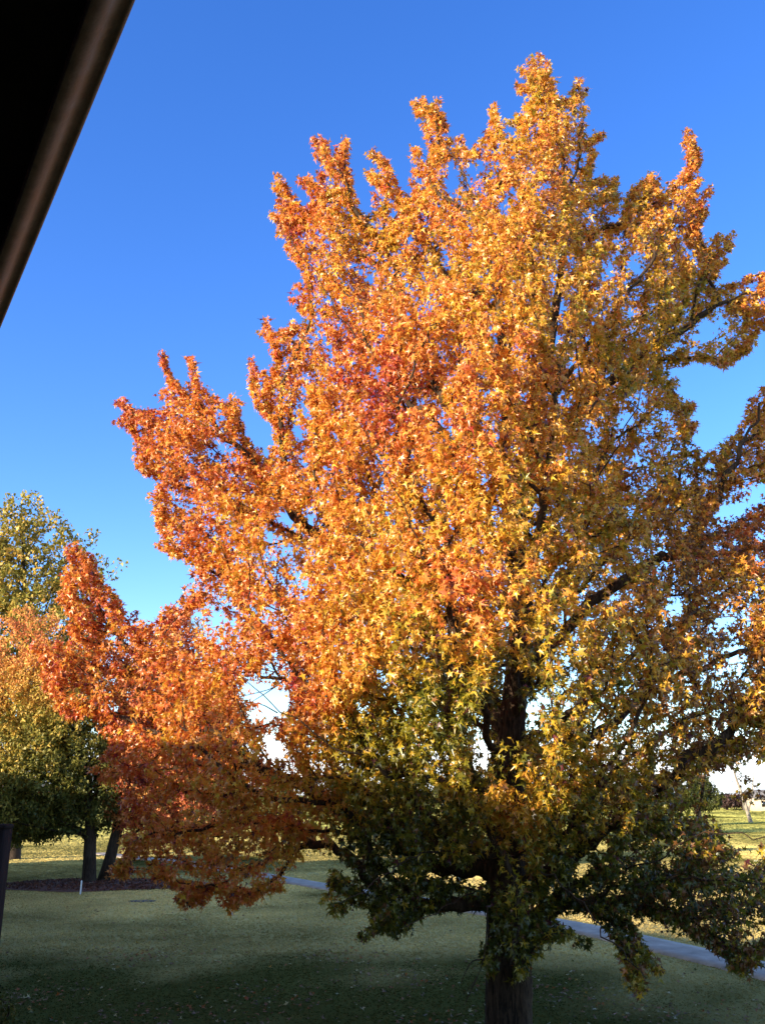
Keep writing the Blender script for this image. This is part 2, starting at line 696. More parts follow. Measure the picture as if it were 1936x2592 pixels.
def skeleton(seeds, seed_parent, pts, trunk_n, r1, rexp, bf=0.35, droop_pen=0.6, low_z=-1e9, smooth_it=3, rmax=None):
    P, parent, path = grow(seeds, seed_parent, pts, bf, droop_pen, low_z)
    ch, order = order_children(parent)
    n = len(P)
    ns = len(seeds)
    cnt = np.zeros(n)
    for i in reversed(order):
        if not ch[i]:
            cnt[i] = 1
        else:
            cnt[i] += 0.35
        if parent[i] >= 0:
            cnt[parent[i]] += cnt[i]
    for _ in range(smooth_it):
        Pn = P.copy()
        for i in range(ns, n):
            if ch[i]:
                b = max(ch[i], key=lambda c: cnt[c])
                Pn[i] = 0.5 * P[i] + 0.25 * (P[parent[i]] + P[b])
        P = Pn
    rad = r1 * np.maximum(cnt, 1) ** rexp
    if rmax:
        rad = np.minimum(rad, rmax)
    return P, parent, ch, cnt, rad, order


def chains_from(P, parent, ch, cnt, rad, trunk_set, trunk_rad=None):
    """split skeleton in chains; returns dict limb_root -> list of chains ; -1 = trunk"""
    res = {}
    limb_of = {}
    starts = []
    for r_ in [i for i in range(len(P)) if parent[i] < 0]:
        starts.append((r_, None))
    while starts:
        s, pa = starts.pop()
        idx = [s]
        cur = s
        while ch[cur]:
            kids = ch[cur]
            if cur in trunk_set:
                tk = [k for k in kids if k in trunk_set]
                nxt = tk[0] if tk else max(kids, key=lambda c: cnt[c])
            else:
                nxt = max(kids, key=lambda c: cnt[c])
            for k in kids:
                if k != nxt:
                    starts.append((k, cur))
            idx.append(nxt)
            cur = nxt
        if pa is None:
            key = -1
        elif limb_of.get(pa, -1) == -1:
            key = s
        else:
            key = limb_of[pa]
        for k in idx:
            limb_of[k] = key
        pts = P[idx]
        rr = rad[idx].copy()
        if trunk_rad is not None and key == -1:
            for q, k in enumerate(idx):
                if k in trunk_set:
                    rr[q] = trunk_rad[k]
        if pa is not None:
            pts = np.concatenate([[P[pa]], pts])
            pr = trunk_rad[pa] if (trunk_rad is not None and pa in trunk_set) else rad[pa]
            rr = np.concatenate([[min(rr[0] * 1.15, pr)], rr])
        res.setdefault(key, []).append((pts, rr))
    return res, limb_of


def finish_chain(pts, rr, sub=3, wig=0.0, sides=None):
    if len(pts) == 1:
        pts = np.array([pts[0], pts[0] + [0, 0, .05]])
        rr = np.array([rr[0], rr[0]])
    if rr[0] > 0.011 and sub > 1:
        q = catmull(np.concatenate([pts, rr[:, None]], 1), sub)
        pts, rr = q[:, :3], np.maximum(q[:, 3], 0.002)
    if wig:
        n = len(pts)
        if n > 3:
            j = rng.normal(0, 1, (n, 3)) * wig * np.minimum(rr * 2, .04)[:, None]
            j[0] = 0
            pts = pts + j
    rr = rr.copy()
    rr[-1] *= 0.6
    if sides is None:
        sides = 14 if rr[0] > .1 else 8 if rr[0] > .03 else 5 if rr[0] > .012 else 3
    return pts, rr, sides


def inside_poly(poly, x, y):
    poly = np.asarray(poly, float)
    c = np.zeros(len(x), bool)
    j = len(poly) - 1
    for i in range(len(poly)):
        xi, yi = poly[i]
        xj, yj = poly[j]
        k = ((yi > y) != (yj > y)) & (x < (xj - xi) * (y - yi) / (yj - yi + 1e-12) + xi)
        c ^= k
        j = i
    return c


def thin_out(P, r, want):
    """dart throwing: keep points no closer than r (r may be an array)"""
    cell = {}
    keep = []
    rr = np.broadcast_to(r, (len(P),))
    g = float(np.max(rr))
    for i, p in enumerate(P):
        k = (int(p[0] // g), int(p[1] // g), int(p[2] // g))
        ok = True
        for a in (-1, 0, 1):
            for b in (-1, 0, 1):
                for c in (-1, 0, 1):
                    for j in cell.get((k[0] + a, k[1] + b, k[2] + c), ()):
                        d = P[j] - p
                        if d[0] * d[0] + d[1] * d[1] + d[2] * d[2] < rr[i] * rr[i]:
                            ok = False
                            break
                    if not ok:
                        break
                if not ok:
                    break
            if not ok:
                break
        if ok:
            cell.setdefault(k, []).append(i)
            keep.append(i)
            if len(keep) >= want:
                break
    return P[keep], np.array(keep)


PAL = np.array([0.0, 0.18, 0.34, 0.46, 0.60, 0.74, 0.88, 1.0])
PALC = np.array([(0.052, 0.066, 0.010), (0.13, 0.135, 0.014), (0.34, 0.28, 0.022), (0.74, 0.46, 0.040),
                 (0.82, 0.39, 0.050), (0.80, 0.27, 0.055), (0.60, 0.12, 0.03), (0.33, 0.030, 0.035)])


def palette(v):
    v = np.clip(v, 0, 1)
    return np.stack([np.interp(v, PAL, PALC[:, k]) for k in range(3)], 1)


# ------------------------------------------------------------------ the big sweetgum
K = 1936 / 1652.0
TD = 15.0                                   # distance of its trunk


def D(*p):                                  # list of points read off at 1652 wide
    return [(a * K, b * K) for a, b in p]


OUTLINE = D((410, 1272), (412, 1218), (372, 1205), (332, 1188), (345, 1130), (314, 1090), (330, 1058), (292, 1005), (285, 935), (250, 910), (250, 853), (282, 868),
            (312, 852), (340, 880), (352, 830), (344, 790), (348, 760), (368, 762), (384, 828), (403, 840), (404, 768), (428, 766), (440, 828), (470, 838), (490, 862), (512, 844), (526, 868),
            (538, 935), (566, 985), (590, 975), (578, 920), (545, 880), (530, 806), (540, 762), (560, 768), (578, 808), (592, 790), (566, 722), (574, 686), (596, 690), (622, 716), (642, 672), (620, 655),
            (642, 600), (608, 522), (600, 490), (580, 462), (600, 432), (582, 392), (595, 365), (622, 388), (640, 425), (655, 450), (660, 420), (640, 384), (660, 372), (690, 388), (672, 322),
            (680, 283), (706, 284), (718, 326), (728, 290), (756, 294), (757, 345), (768, 402), (775, 440), (800, 470), (808, 440), (788, 384), (790, 330), (820, 322), (850, 348), (862, 402), (880, 420),
            (886, 352), (878, 316), (906, 311), (922, 335), (930, 300), (908, 272), (888, 238), (890, 214), (940, 208), (961, 226), (972, 270), (1002, 300), (1030, 294), (1050, 300), (1043, 222), (1070, 218),
            (1092, 256), (1120, 242), (1135, 212), (1114, 180), (1128, 128), (1160, 106), (1192, 138), (1202, 186), (1236, 196), (1244, 164), (1266, 160), (1272, 220), (1274, 270), (1286, 285), (1296, 255),
            (1306, 268), (1300, 312), (1278, 345), (1290, 372), (1340, 382), (1345, 425), (1385, 368), (1402, 360), (1430, 398), (1452, 390), (1476, 352), (1468, 292), (1484, 279), (1510, 294), (1520, 342),
            (1504, 384), (1538, 408), (1534, 442), (1518, 508), (1592, 497), (1586, 532), (1562, 572), (1550, 612), (1600, 598), (1640, 578), (1720, 590), (1740, 660), (1690, 720), (1640, 705), (1620, 770), (1568, 795), (1480, 778),
            (1452, 802), (1512, 880), (1500, 922), (1512, 968), (1598, 932), (1602, 882), (1650, 822), (1740, 800), (1790, 1000), (1800, 1500), (1790, 2060),
            (1652, 2066), (1626, 2102), (1620, 2120), (1596, 2122), (1570, 2090), (1540, 2044), (1512, 2048), (1480, 2040), (1434, 1996), (1380, 1980),
            (1384, 2016), (1426, 2060), (1438, 2092), (1408, 2118), (1380, 2150), (1365, 2150), (1332, 2102), (1328, 2048), (1308, 2012), (1272, 1980), (1228, 1954), (1200, 1962), (1206, 1988),
            (1256, 2006), (1288, 2045), (1280, 2060), (1236, 2034), (1192, 2042), (1146, 2058), (1140, 2050), (1152, 2106), (1110, 2118), (1052, 2102), (1028, 2074), (1042, 2012), (1052, 1968),
            (1020, 1940), (978, 1932), (970, 1964), (898, 1994), (872, 2040), (822, 2016), (768, 2044), (756, 2012), (796, 1980), (792, 1938), (778, 1954), (734, 1982), (690, 1968), (680, 1938), (732, 1846),
            (704, 1832), (666, 1850), (644, 1888), (604, 1940), (592, 1932), (520, 1966), (506, 1994), (478, 1982), (462, 1932), (416, 1976), (394, 1964), (346, 1920), (306, 1868), (274, 1900), (224, 1892),
            (254, 1830), (250, 1700), (192, 1660), (218, 1620), (224, 1584), (202, 1555), (126, 1544), (122, 1508), (90, 1494), (86, 1457), (82, 1418), (56, 1396), (58, 1370), (108, 1380), (144, 1378), (140, 1331), (126, 1298),
            (137, 1234), (144, 1168), (166, 1172), (205, 1196), (210, 1240), (245, 1266), (266, 1290), (278, 1326), (306, 1314), (318, 1342), (348, 1312), (380, 1308), (398, 1272))

# (polygon, density) where the crown is open
SPARSE = [
    (D((230, 1640), (640, 1600), (680, 1760), (660, 1900), (300, 1910)), 0.42),
    (D((500, 1440), (600, 1440), (640, 1500), (600, 1560), (640, 1640), (560, 1650), (520, 1520)), 0.05),
    (D((430, 1330), (500, 1290), (520, 1340), (450, 1400)), 0.25),
    (D((1560, 1060), (1652, 1025), (1652, 1090), (1600, 1105), (1575, 1150), (1550, 1110)), 0.03),
    (D((1530, 1650), (1790, 1600), (1790, 1860), (1615, 1860), (1560, 1790), (1480, 1755), (1470, 1700)), 0.02),
    (D((1230, 1800), (1300, 1790), (1310, 1840), (1250, 1850)), 0.1),
    (D((700, 1780), (740, 1780), (735, 1850), (660, 1860), (660, 1830)), 0.1),
    (D((980, 1860), (1060, 1860), (1050, 1950), (990, 1930)), 0.3),
    (D((860, 1900), (950, 1890), (960, 1930), (880, 1950)), 0.4),
    (D((1220, 1400), (1330, 1290), (1480, 1280), (1640, 1330), (1652, 1640), (1500, 1670), (1280, 1660), (1190, 1500)), 0.6),
    (D((1250, 1560), (1330, 1530), (1420, 1560), (1400, 1640), (1290, 1650)), 0.4),
    (D((1490, 1440), (1652, 1420), (1652, 1600), (1540, 1620)), 0.6),
    (D((1220, 1300), (1300, 1180), (1340, 1220), (1250, 1320)), 0.35),
    (D((1180, 600), (1240, 620), (1220, 740), (1170, 700)), 0.35),
    (D((780, 780), (840, 790), (820, 860), (770, 840)), 0.35),
    (D((1290, 560), (1330, 560), (1300, 640), (1270, 620)), 0.4),
    (D((900, 1560), (1080, 1560), (1060, 1660), (920, 1680)), 0.5),
    (D((1140, 1850), (1500, 1780), (1652, 1880), (1640, 1960), (1500, 1960), (1250, 1940)), 0.7),
    (D((640, 560), (760, 640), (740, 760), (640, 700)), 0.7),
]

# strips where the leaves in front of trunk and limbs are thin, so the wood shows
BARE_FRONT = [(D((1118, 1475), (1122, 1310)), 34, .22), (D((1108, 1200), (1122, 1110)), 28, .25), (D((1195, 745), (1203, 630)), 22, .25), (D((1222, 560), (1224, 455)), 18, .3),
              (D((560, 1655), (470, 1588), (372, 1510), (312, 1436), (260, 1380)), 16, .25), (D((974, 1575), (972, 1490), (986, 1410)), 22, .25), (D((965, 938), (872, 860)), 18, .25), (D((872, 755), (800, 685)), 16, .25),
              (D((1085, 1010), (1084, 900)), 20, .3), (D((1250, 1330), (1372, 1228), (1450, 1195)), 22, .22), (D((1540, 1110), (1600, 965)), 26, .25), (D((1160, 1425), (1250, 1330)), 24, .3),
              (D((1463, 1661), (1344, 1758), (1271, 1817)), 24, .25), (D((625, 1110), (560, 1010)), 16, .3), (D((1080, 770), (1070, 620)), 18, .3), (D((1050, 880), (1030, 700)), 16, .35), (D((850, 620), (840, 540)), 14, .3),
              (D((1300, 700), (1400, 580)), 16, .35), (D((1000, 640), (940, 540)), 14, .35), (D((1098, 1700), (1106, 1560)), 30, .4), (D((1420, 1362), (1560, 1335)), 18, .3), (D((1040, 1880), (950, 1868)), 22, .3)]

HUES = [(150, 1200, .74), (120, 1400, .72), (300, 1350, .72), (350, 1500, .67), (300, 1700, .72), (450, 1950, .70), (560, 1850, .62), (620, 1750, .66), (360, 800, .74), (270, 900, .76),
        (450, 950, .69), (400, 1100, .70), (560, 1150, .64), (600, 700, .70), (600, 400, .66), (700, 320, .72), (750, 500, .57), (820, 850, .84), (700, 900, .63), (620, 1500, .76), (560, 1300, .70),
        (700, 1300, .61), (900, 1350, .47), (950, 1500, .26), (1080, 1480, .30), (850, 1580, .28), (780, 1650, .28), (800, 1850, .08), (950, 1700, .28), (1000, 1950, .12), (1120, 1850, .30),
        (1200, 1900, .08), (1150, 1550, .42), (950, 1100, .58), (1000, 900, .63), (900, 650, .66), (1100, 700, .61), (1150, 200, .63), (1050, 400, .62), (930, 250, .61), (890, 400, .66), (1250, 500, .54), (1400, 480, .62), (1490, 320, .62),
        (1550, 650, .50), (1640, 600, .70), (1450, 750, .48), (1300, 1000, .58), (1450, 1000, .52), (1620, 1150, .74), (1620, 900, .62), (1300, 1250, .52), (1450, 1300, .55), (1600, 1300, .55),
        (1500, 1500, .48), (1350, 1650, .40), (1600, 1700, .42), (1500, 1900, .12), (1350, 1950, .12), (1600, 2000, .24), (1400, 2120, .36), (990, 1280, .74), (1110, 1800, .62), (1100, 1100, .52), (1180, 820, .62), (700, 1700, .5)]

# trunk and main limbs: ((x, y) read at 1652 wide, depth offset from the trunk)
TRUNK_D = [(1100, 2660, 0), (1099, 2400, 0), (1098, 2212, 0), (1098, 2000, 0), (1092, 1850, 0), (1098, 1700, 0), (1106, 1560, 0), (1118, 1420, 0), (1122, 1310, 0), (1116, 1200, 0.0), (1122, 1080, .1),
           (1150, 930, .2), (1178, 800, .2), (1196, 690, .2), (1212, 580, .1), (1224, 470, 0), (1214, 350, 0), (1186, 240, 0), (1164, 160, 0)]
LIMBS = [
    [(1092, 1900, 0), (1030, 1878, .1), (955, 1868, .2), (840, 1800, .6), (700, 1725, 1.0), (560, 1655, 1.4), (470, 1588, 1.6), (372, 1510, 1.8), (312, 1436, 1.9), (250, 1372, 2.0), (175, 1250, 2.1)],
    [(560, 1655, 1.4), (440, 1640, 1.3), (340, 1590, 1.2), (230, 1530, 1.2)],
    [(1094, 1760, 0), (1030, 1690, -.4), (974, 1570, -.8), (972, 1490, -1.0), (986, 1410, -1.2), (960, 1260, -1.5), (930, 1120, -1.7)],
    [(1106, 1600, 0), (1000, 1460, .3), (860, 1320, .5), (700, 1180, .6), (612, 1082, .7), (560, 1010, .7), (450, 900, .8), (362, 790, .8)],
    [(1120, 1330, 0), (1050, 1090, -.3), (960, 935, -.6), (872, 860, -.8), (815, 770, -.9), (750, 700, -1.0), (680, 600, -1.0), (610, 480, -1.0)],
    [(1118, 1230, 0), (1085, 1000, -.4), (1084, 830, -.7), (1080, 700, -.9), (1058, 560, -1.0), (1030, 430, -1.0), (930, 260, -.9)],
    [(1140, 980, .2), (1060, 760, .8), (980, 620, 1.2), (900, 470, 1.4), (830, 360, 1.4)],
    [(1085, 1000, -.4), (960, 860, -.2), (870, 700, .1), (850, 570, .2), (760, 440, .3), (720, 320, .3)],
    [(1112, 1500, 0), (1170, 1410, .3), (1250, 1330, .6), (1372, 1228, 1.0), (1480, 1180, 1.3), (1545, 1080, 1.4), (1600, 965, 1.5), (1660, 840, 1.6)],
    [(1104, 1620, 0), (1210, 1560, -.5), (1330, 1462, -1.0), (1420, 1362, -1.3), (1540, 1335, -1.6), (1680, 1345, -1.8)],
    [(1095, 1940, 0), (1180, 1880, -.3), (1271, 1817, -.6), (1344, 1758, -.9), (1463, 1661, -1.3), (1600, 1570, -1.6), (1720, 1520, -1.8)],
    [(1271, 1817, -.6), (1340, 1870, -1.2), (1400, 1858, -1.6), (1560, 1800, -2.2), (1700, 1830, -2.6)],
    [(1092, 1900, 0), (1130, 1840, -.8), (1180, 1880, -1.6), (1260, 1960, -2.4), (1330, 2040, -3.0), (1390, 2110, -3.3)],
    [(1160, 900, .2), (1250, 780, -.2), (1310, 690, -.4), (1390, 580, -.5), (1460, 450, -.5), (1490, 320, -.5)],
    [(1130, 1060, .1), (1240, 900, .6), (1340, 800, 1.0), (1490, 700, 1.3), (1640, 615, 1.5)],
    [(1120, 1360, 0), (1240, 1130, -1.0), (1330, 960, -1.6), (1400, 800, -1.8), (1420, 640, -1.8)],
    [(1100, 1680, 0), (1050, 1560, -1.4), (1000, 1400, -2.4), (930, 1220, -3.0), (850, 1050, -3.2), (760, 900, -3.2)],
    [(1108, 1560, 0), (1130, 1360, -1.4), (1160, 1160, -2.4), (1190, 980, -2.8), (1200, 800, -2.6)],
    [(1098, 1720, 0), (1060, 1500, 1.6), (960, 1300, 2.6), (820, 1120, 3.2), (700, 960, 3.3)],
    [(1110, 1540, 0), (1180, 1340, 1.6), (1260, 1160, 2.6), (1340, 1000, 3.0), (1400, 860, 3.0)],
    [(1092, 1850, 0), (1000, 1830, -.8), (900, 1850, -1.6), (820, 1900, -2.2), (740, 1950, -2.6)],
    [(1094, 1960, 0), (1030, 1930, -.6), (960, 1960, -1.3), (860, 2010, -1.9)],
    [(1094, 1780, 0), (960, 1700, -1.2), (800, 1640, -2.0), (640, 1560, -2.2), (500, 1440, -2.0)],
    [(1096, 1980, 0), (1120, 1960, -.9), (1110, 2020, -1.5), (1100, 2080, -1.8)],
    [(1224, 470, 0), (1250, 330, -.2), (1256, 200, -.2)],
    [(1100, 1640, 0), (1260, 1600, 1.2), (1400, 1500, 2.0), (1560, 1420, 2.6), (1700, 1380, 2.8)],
]
TRUNK_R = [(0, .50), (.25, .41), (.8, .335), (2, .315), (3.5, .27), (5, .20), (6.5, .165), (8, .14), (10, .11), (12, .08), (14, .05), (16, .03), (19, .008)]


def build_sweetgum():
    bx = at(1098 * K, 2212 * K, TD)[0]
    root = empty('sweetgum_tree', (bx, TD, 0), 'huge sweetgum with orange, gold and green star shaped leaves beside the cart path', 'tree')
    # seeds
    seeds, spar, trunk_idx = [], [], []
    tp = []
    for (a, b, dz) in TRUNK_D:
        p = at(a * K, b * K, TD + dz)
        tp.append(p)
    tp = [p for p in tp if p[2] > 0.2]
    tp = [np.array([tp[0][0], tp[0][1], -0.15]), np.array([tp[0][0], tp[0][1], 0.08]), np.array([tp[0][0], tp[0][1], 0.3])] + [p for p in tp if p[2] > .5]
    tp = catmull(np.array(tp), 4)
    for i, p in enumerate(tp):
        seeds.append(p)
        spar.append(i - 1)
        trunk_idx.append(i)
    for L in LIMBS:
        pts = np.array([at(a * K, b * K, TD + dz) for a, b, dz in L])
        S = np.array(seeds)
        q = catmull(pts, 4)
        q[1:] += rng.normal(0, .035, q[1:].shape)
        prev = int(np.argmin(np.linalg.norm(S - q[0], axis=1)))
        for p in q[1:]:
            seeds.append(p)
            spar.append(prev)
            prev = len(seeds) - 1
    seeds = np.array(seeds)
    spar = np.array(spar)
    def field(Q, sc, seed):
        r0 = np.random.default_rng(seed)
        G = r0.random((40, 40, 40))
        q = Q / sc + 20
        i = np.floor(q).astype(int)
        f = q - i
        f = f * f * (3 - 2 * f)
        out_ = 0
        for a in (0, 1):
            for b in (0, 1):
                for c in (0, 1):
                    wgt = (f[:, 0] if a else 1 - f[:, 0]) * (f[:, 1] if b else 1 - f[:, 1]) * (f[:, 2] if c else 1 - f[:, 2])
                    out_ = out_ + wgt * G[(i[:, 0] + a) % 40, (i[:, 1] + b) % 40, (i[:, 2] + c) % 40]
        return out_
    # crown volume from the outline: sample and give every sample its own depth
    poly = np.array(OUTLINE)
    dens = []
    for q in range(len(poly)):
        a, b = poly[q], poly[(q + 1) % len(poly)]
        n = max(2, int(np.linalg.norm(b - a) / 10))
        dens.append(a + (b - a) * (np.arange(n) / n)[:, None])
    edge = np.concatenate(dens)
    edge = edge[edge[:, 0] < 1990]
    n = 260000
    px = rng.uniform(40, 2110, n)
    py = rng.uniform(140, 2560, n)
    k = inside_poly(poly, px, py)
    px, py = px[k], py[k]
    w = np.ones(len(px))
    for pl, d in SPARSE:
        w = np.where(inside_poly(pl, px, py), np.minimum(w, d), w)
    k = rng.random(len(px)) < w
    px, py, w = px[k], py[k], w[k]
    dist = np.empty(len(px))
    for i in range(0, len(px), 4000):
        d2 = (px[i:i + 4000, None] - edge[None, :, 0]) ** 2 + (py[i:i + 4000, None] - edge[None, :, 1]) ** 2
        dist[i:i + 4000] = np.sqrt(d2.min(1))
    # keep foliage tips a little inside the outline
    k = dist > np.where((py > 1700 * K) & ~((np.abs(px - 1090 * K) < 90 * K) & (py > 1880 * K)), 16, 7)
    k &= (py < 2035 * K) | (np.abs(px - 1090 * K) > 75 * K) | (np.abs(px - 1052 * K) < 22 * K) | (np.abs(px - 1132 * K) < 16 * K)
    px, py, dist, w = px[k], py[k], dist[k], w[k]
    dm = dist * TD / F
    RM = 4.3
    h = RM * (1 - (1 - np.minimum(dm, RM) / RM) ** 1.7) + 0.05
    u = rng.random(len(px))
    shell = rng.random(len(px)) < 0.62
    s = np.where(shell, 0.62 + 0.38 * np.sqrt(u), u)
    sg = np.where(rng.random(len(px)) < 0.56, -1, 1)
    for pl, hw, dn in BARE_FRONT:
        dmin = np.full(len(px), 1e9)
        for (x0, y0), (x1, y1) in zip(pl[:-1], pl[1:]):
            t = np.clip(((px - x0) * (x1 - x0) + (py - y0) * (y1 - y0)) / ((x1 - x0) ** 2 + (y1 - y0) ** 2), 0, 1)
            dmin = np.minimum(dmin, np.hypot(px - x0 - t * (x1 - x0), py - y0 - t * (y1 - y0)))
        cut = (dmin < hw) & (sg < 0) & (rng.random(len(px)) > dn)
        h = np.where(cut, -1, h)
    # middle surface of the crown: left limbs reach back, low limbs reach forward
    mid = np.clip((1100 * K - px) / 1000.0, 0, 1.0) * 1.5 + np.clip((px - 1200 * K) / 500.0, 0, 1.0) * 2.2 * np.clip((1900 * K - py) / 300, 0, 1)
    mid = np.where(py > 1750 * K, mid - np.clip((py - 1750 * K) / 500, 0, 1) * 1.2 * np.clip((px - 600) / 500, 0, 1), mid)
    Y = TD + mid + sg * s * h
    C = at_many(px, py, Y)
    ok = (C[:, 2] > 0.9) & (h > 0)
    fld = 0.65 * field(C, np.array([.75, .75, 1.0]), 3) + 0.35 * field(C, np.array([.36, .36, .45]), 4)
    keep_p = np.clip((fld - .40) / .13, 0.05, 1)
    keep_p = np.where(dm < .3, np.maximum(keep_p, .55), keep_p)
    ok &= rng.random(len(C)) < keep_p
    C, w, dm = C[ok], w[ok], dm[ok]
    dm_all = dm
    C, kk = thin_out(C, np.where((dm < .30), 0.140, 0.175), 9500)
    thin = np.clip(dm_all[kk] / .30, .66, 1)
    P, parent, ch, cnt, rad, order = skeleton(seeds, spar, C, len(tp), 0.0052, 0.53, bf=0.30, droop_pen=0.9, low_z=5.5, smooth_it=3, rmax=0.17)
    trunk_set = set(trunk_idx)
    zz = np.array([a for a, _ in TRUNK_R])
    rv = np.array([b for _, b in TRUNK_R])
    trunk_rad = {i: float(np.interp(P[i][2], zz, rv)) for i in trunk_idx}
    res, limb_of = chains_from(P, parent, ch, cnt, rad, trunk_set, trunk_rad)
    trunk_ch, small = [], []
    for key, chs in res.items():
        done = [finish_chain(p, r, 2, .5) for p, r in chs]
        if key == -1:
            pts, rr = chs[0]
            q = catmull(np.concatenate([pts, rr[:, None]], 1), 5)
            trunk_ch.append((q[:, :3], q[:, 3], 40))
        elif sum(len(p) for p, _ in chs) < 40:
            small += done
        else:
            tubes(done, 'limb', M_BARK, root, 0.10)
    tubes(trunk_ch + small, 'trunk', M_BARK, root, 0.10)
    # dead bare twigs: hanging left of the trunk, and reaching into the gap on the left
    tw = []
    for pl, dz in (([(1052, 1960), (1050, 2020), (1044, 2070), (1030, 2110), (1000, 2150)], -1.2), ([(1044, 2072), (1020, 2076), (1005, 2100), (995, 2124)], -1.2),
                   ([(1030, 2110), (1012, 2150), (1002, 2172)], -1.25),
                   ([(640, 1420), (580, 1460), (545, 1470), (505, 1455)], .6), ([(640, 1430), (600, 1480), (540, 1500), (510, 1505)], .6), ([(600, 1480), (570, 1500), (520, 1530)], .6),
                   ([(600, 1540), (560, 1520), (525, 1528)], .6), ([(560, 1455), (540, 1440), (520, 1445)], .6)):
        pts = np.array([at(a * K, b * K, TD + dz) for a, b in pl])
        q = catmull(pts, 3)
        tw.append((q, np.linspace(.011, .003, len(q)), 4))
    tubes(tw[:3], 'dead_twig', M_BARK, root)
    tubes(tw[3:], 'dead_twig', M_BARK, root)
    # leaves
    ns = len(seeds)
    node = np.arange(ns, len(P))
    Pn = P[node]
    par = P[parent[node]]
    dirn = norm(Pn - par)
    axis_x = np.interp(Pn[:, 2], tp[:, 2], tp[:, 0])
    out = norm(np.stack([Pn[:, 0] - axis_x, Pn[:, 1] - TD, np.full(len(Pn), 0.6)], 1))
    dirn = norm(dirn + 0.3 * out + np.array([0, 0, .30]))
    # hue of each clump
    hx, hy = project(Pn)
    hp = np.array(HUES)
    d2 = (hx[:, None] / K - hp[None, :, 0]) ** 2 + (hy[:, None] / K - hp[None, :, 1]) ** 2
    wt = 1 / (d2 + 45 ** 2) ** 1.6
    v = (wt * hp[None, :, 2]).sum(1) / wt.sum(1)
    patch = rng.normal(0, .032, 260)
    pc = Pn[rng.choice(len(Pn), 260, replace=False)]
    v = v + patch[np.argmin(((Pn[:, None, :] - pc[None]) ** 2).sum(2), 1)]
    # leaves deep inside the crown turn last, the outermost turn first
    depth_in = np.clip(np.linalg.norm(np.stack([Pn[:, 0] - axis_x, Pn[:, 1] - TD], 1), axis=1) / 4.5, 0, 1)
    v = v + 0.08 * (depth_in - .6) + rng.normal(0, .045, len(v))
    nl = rng.integers(18, 42, len(node)) + np.where(Pn[:, 2] > 8, 3, 0)
    idx = np.repeat(np.arange(len(node)), nl)
    m = len(idx)
    along = rng.random(m) ** 1.3
    rv3 = norm(rng.normal(0, 1, (m, 3)))
    th = thin[idx][:, None]
    pos = Pn[idx] + (dirn[idx] * (0.12 - 0.34 * along)[:, None] + rv3 * (0.04 + 0.11 * rng.random(m))[:, None]) * th + np.array([0, 0, -0.03])
    tip = rv3 * 0.65 + np.array([0, 0, -0.85]) + dirn[idx] * 0.25 + rng.normal(0, .25, (m, 3))
    nr = norm(rng.normal(0, 1, (m, 3)) * np.array([1, 1, .8]) + np.array([-0.12, -0.15, 0.2]) + 0.25 * out[idx])
    size = np.clip(rng.normal(.068, .016, m), .034, .11) * np.where(rng.random(m) < .12, .7, 1)
    vv = v[idx] + rng.normal(0, .105, m)
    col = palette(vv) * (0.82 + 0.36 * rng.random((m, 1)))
    wine = rng.random(m) < 0.025
    col[wine] = np.array((0.13, 0.030, 0.035)) * (0.7 + 0.6 * rng.random((int(wine.sum()), 1)))
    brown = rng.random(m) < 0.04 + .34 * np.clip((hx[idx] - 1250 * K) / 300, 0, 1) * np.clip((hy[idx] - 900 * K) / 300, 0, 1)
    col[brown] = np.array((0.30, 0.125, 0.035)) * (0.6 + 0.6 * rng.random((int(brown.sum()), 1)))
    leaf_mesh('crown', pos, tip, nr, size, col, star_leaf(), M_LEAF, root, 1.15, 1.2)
    # hanging seed balls
    sel = rng.choice(len(node), 420, replace=False)
    ico_v = []
    ph = (1 + 5 ** .5) / 2
    base = norm(np.array([(-1, ph, 0), (1, ph, 0), (-1, -ph, 0), (1, -ph, 0), (0, -1, ph), (0, 1, ph), (0, -1, -ph), (0, 1, -ph), (ph, 0, -1), (ph, 0, 1), (-ph, 0, -1), (-ph, 0, 1)], float))
    tri = np.array([(0, 11, 5), (0, 5, 1), (0, 1, 7), (0, 7, 10), (0, 10, 11), (1, 5, 9), (5, 11, 4), (11, 10, 2), (10, 7, 6), (7, 1, 8), (3, 9, 4), (3, 4, 2), (3, 2, 6), (3, 6, 8), (3, 8, 9), (4, 9, 5), (2, 4, 11), (6, 2, 10), (8, 6, 7), (9, 8, 1)])
    cpos = Pn[sel] + rng.normal(0, .06, (len(sel), 3)) + np.array([0, 0, -.16])
    V = (cpos[:, None, :] + base[None] * 0.019).reshape(-1, 3)
    T = (tri[None] + (np.arange(len(sel)) * 12)[:, None, None]).reshape(-1, 3)
    o = mesh_from_arrays('seed_balls', V, T.ravel(), np.arange(len(T)) * 3, np.full(len(T), 3), plain_material('seed_ball', (.05, .035, .02), .9), root)
    shift(o, root)
    tag(o, kind='stuff')
    return root


build_sweetgum()


# ------------------------------------------------------------------ other trees
def lobes_points(lobes, n, r, shell=0.6):
    """points in a union of ellipsoids (cx, cy, cz, rx, ry, rz)"""
    L = np.array(lobes, float)
    vol = L[:, 3] * L[:, 4] * L[:, 5]
    k = rng.choice(len(L), n * 6, p=vol / vol.sum())
    d = norm(rng.normal(0, 1, (n * 6, 3)))
    u = rng.random(n * 6)
    s = np.where(rng.random(n * 6) < shell, 0.65 + .35 * u ** .5, u ** (1 / 3))
    P = L[k, :3] + d * s[:, None] * L[k, 3:6]
    P, _ = thin_out(P, r, n)
    return P


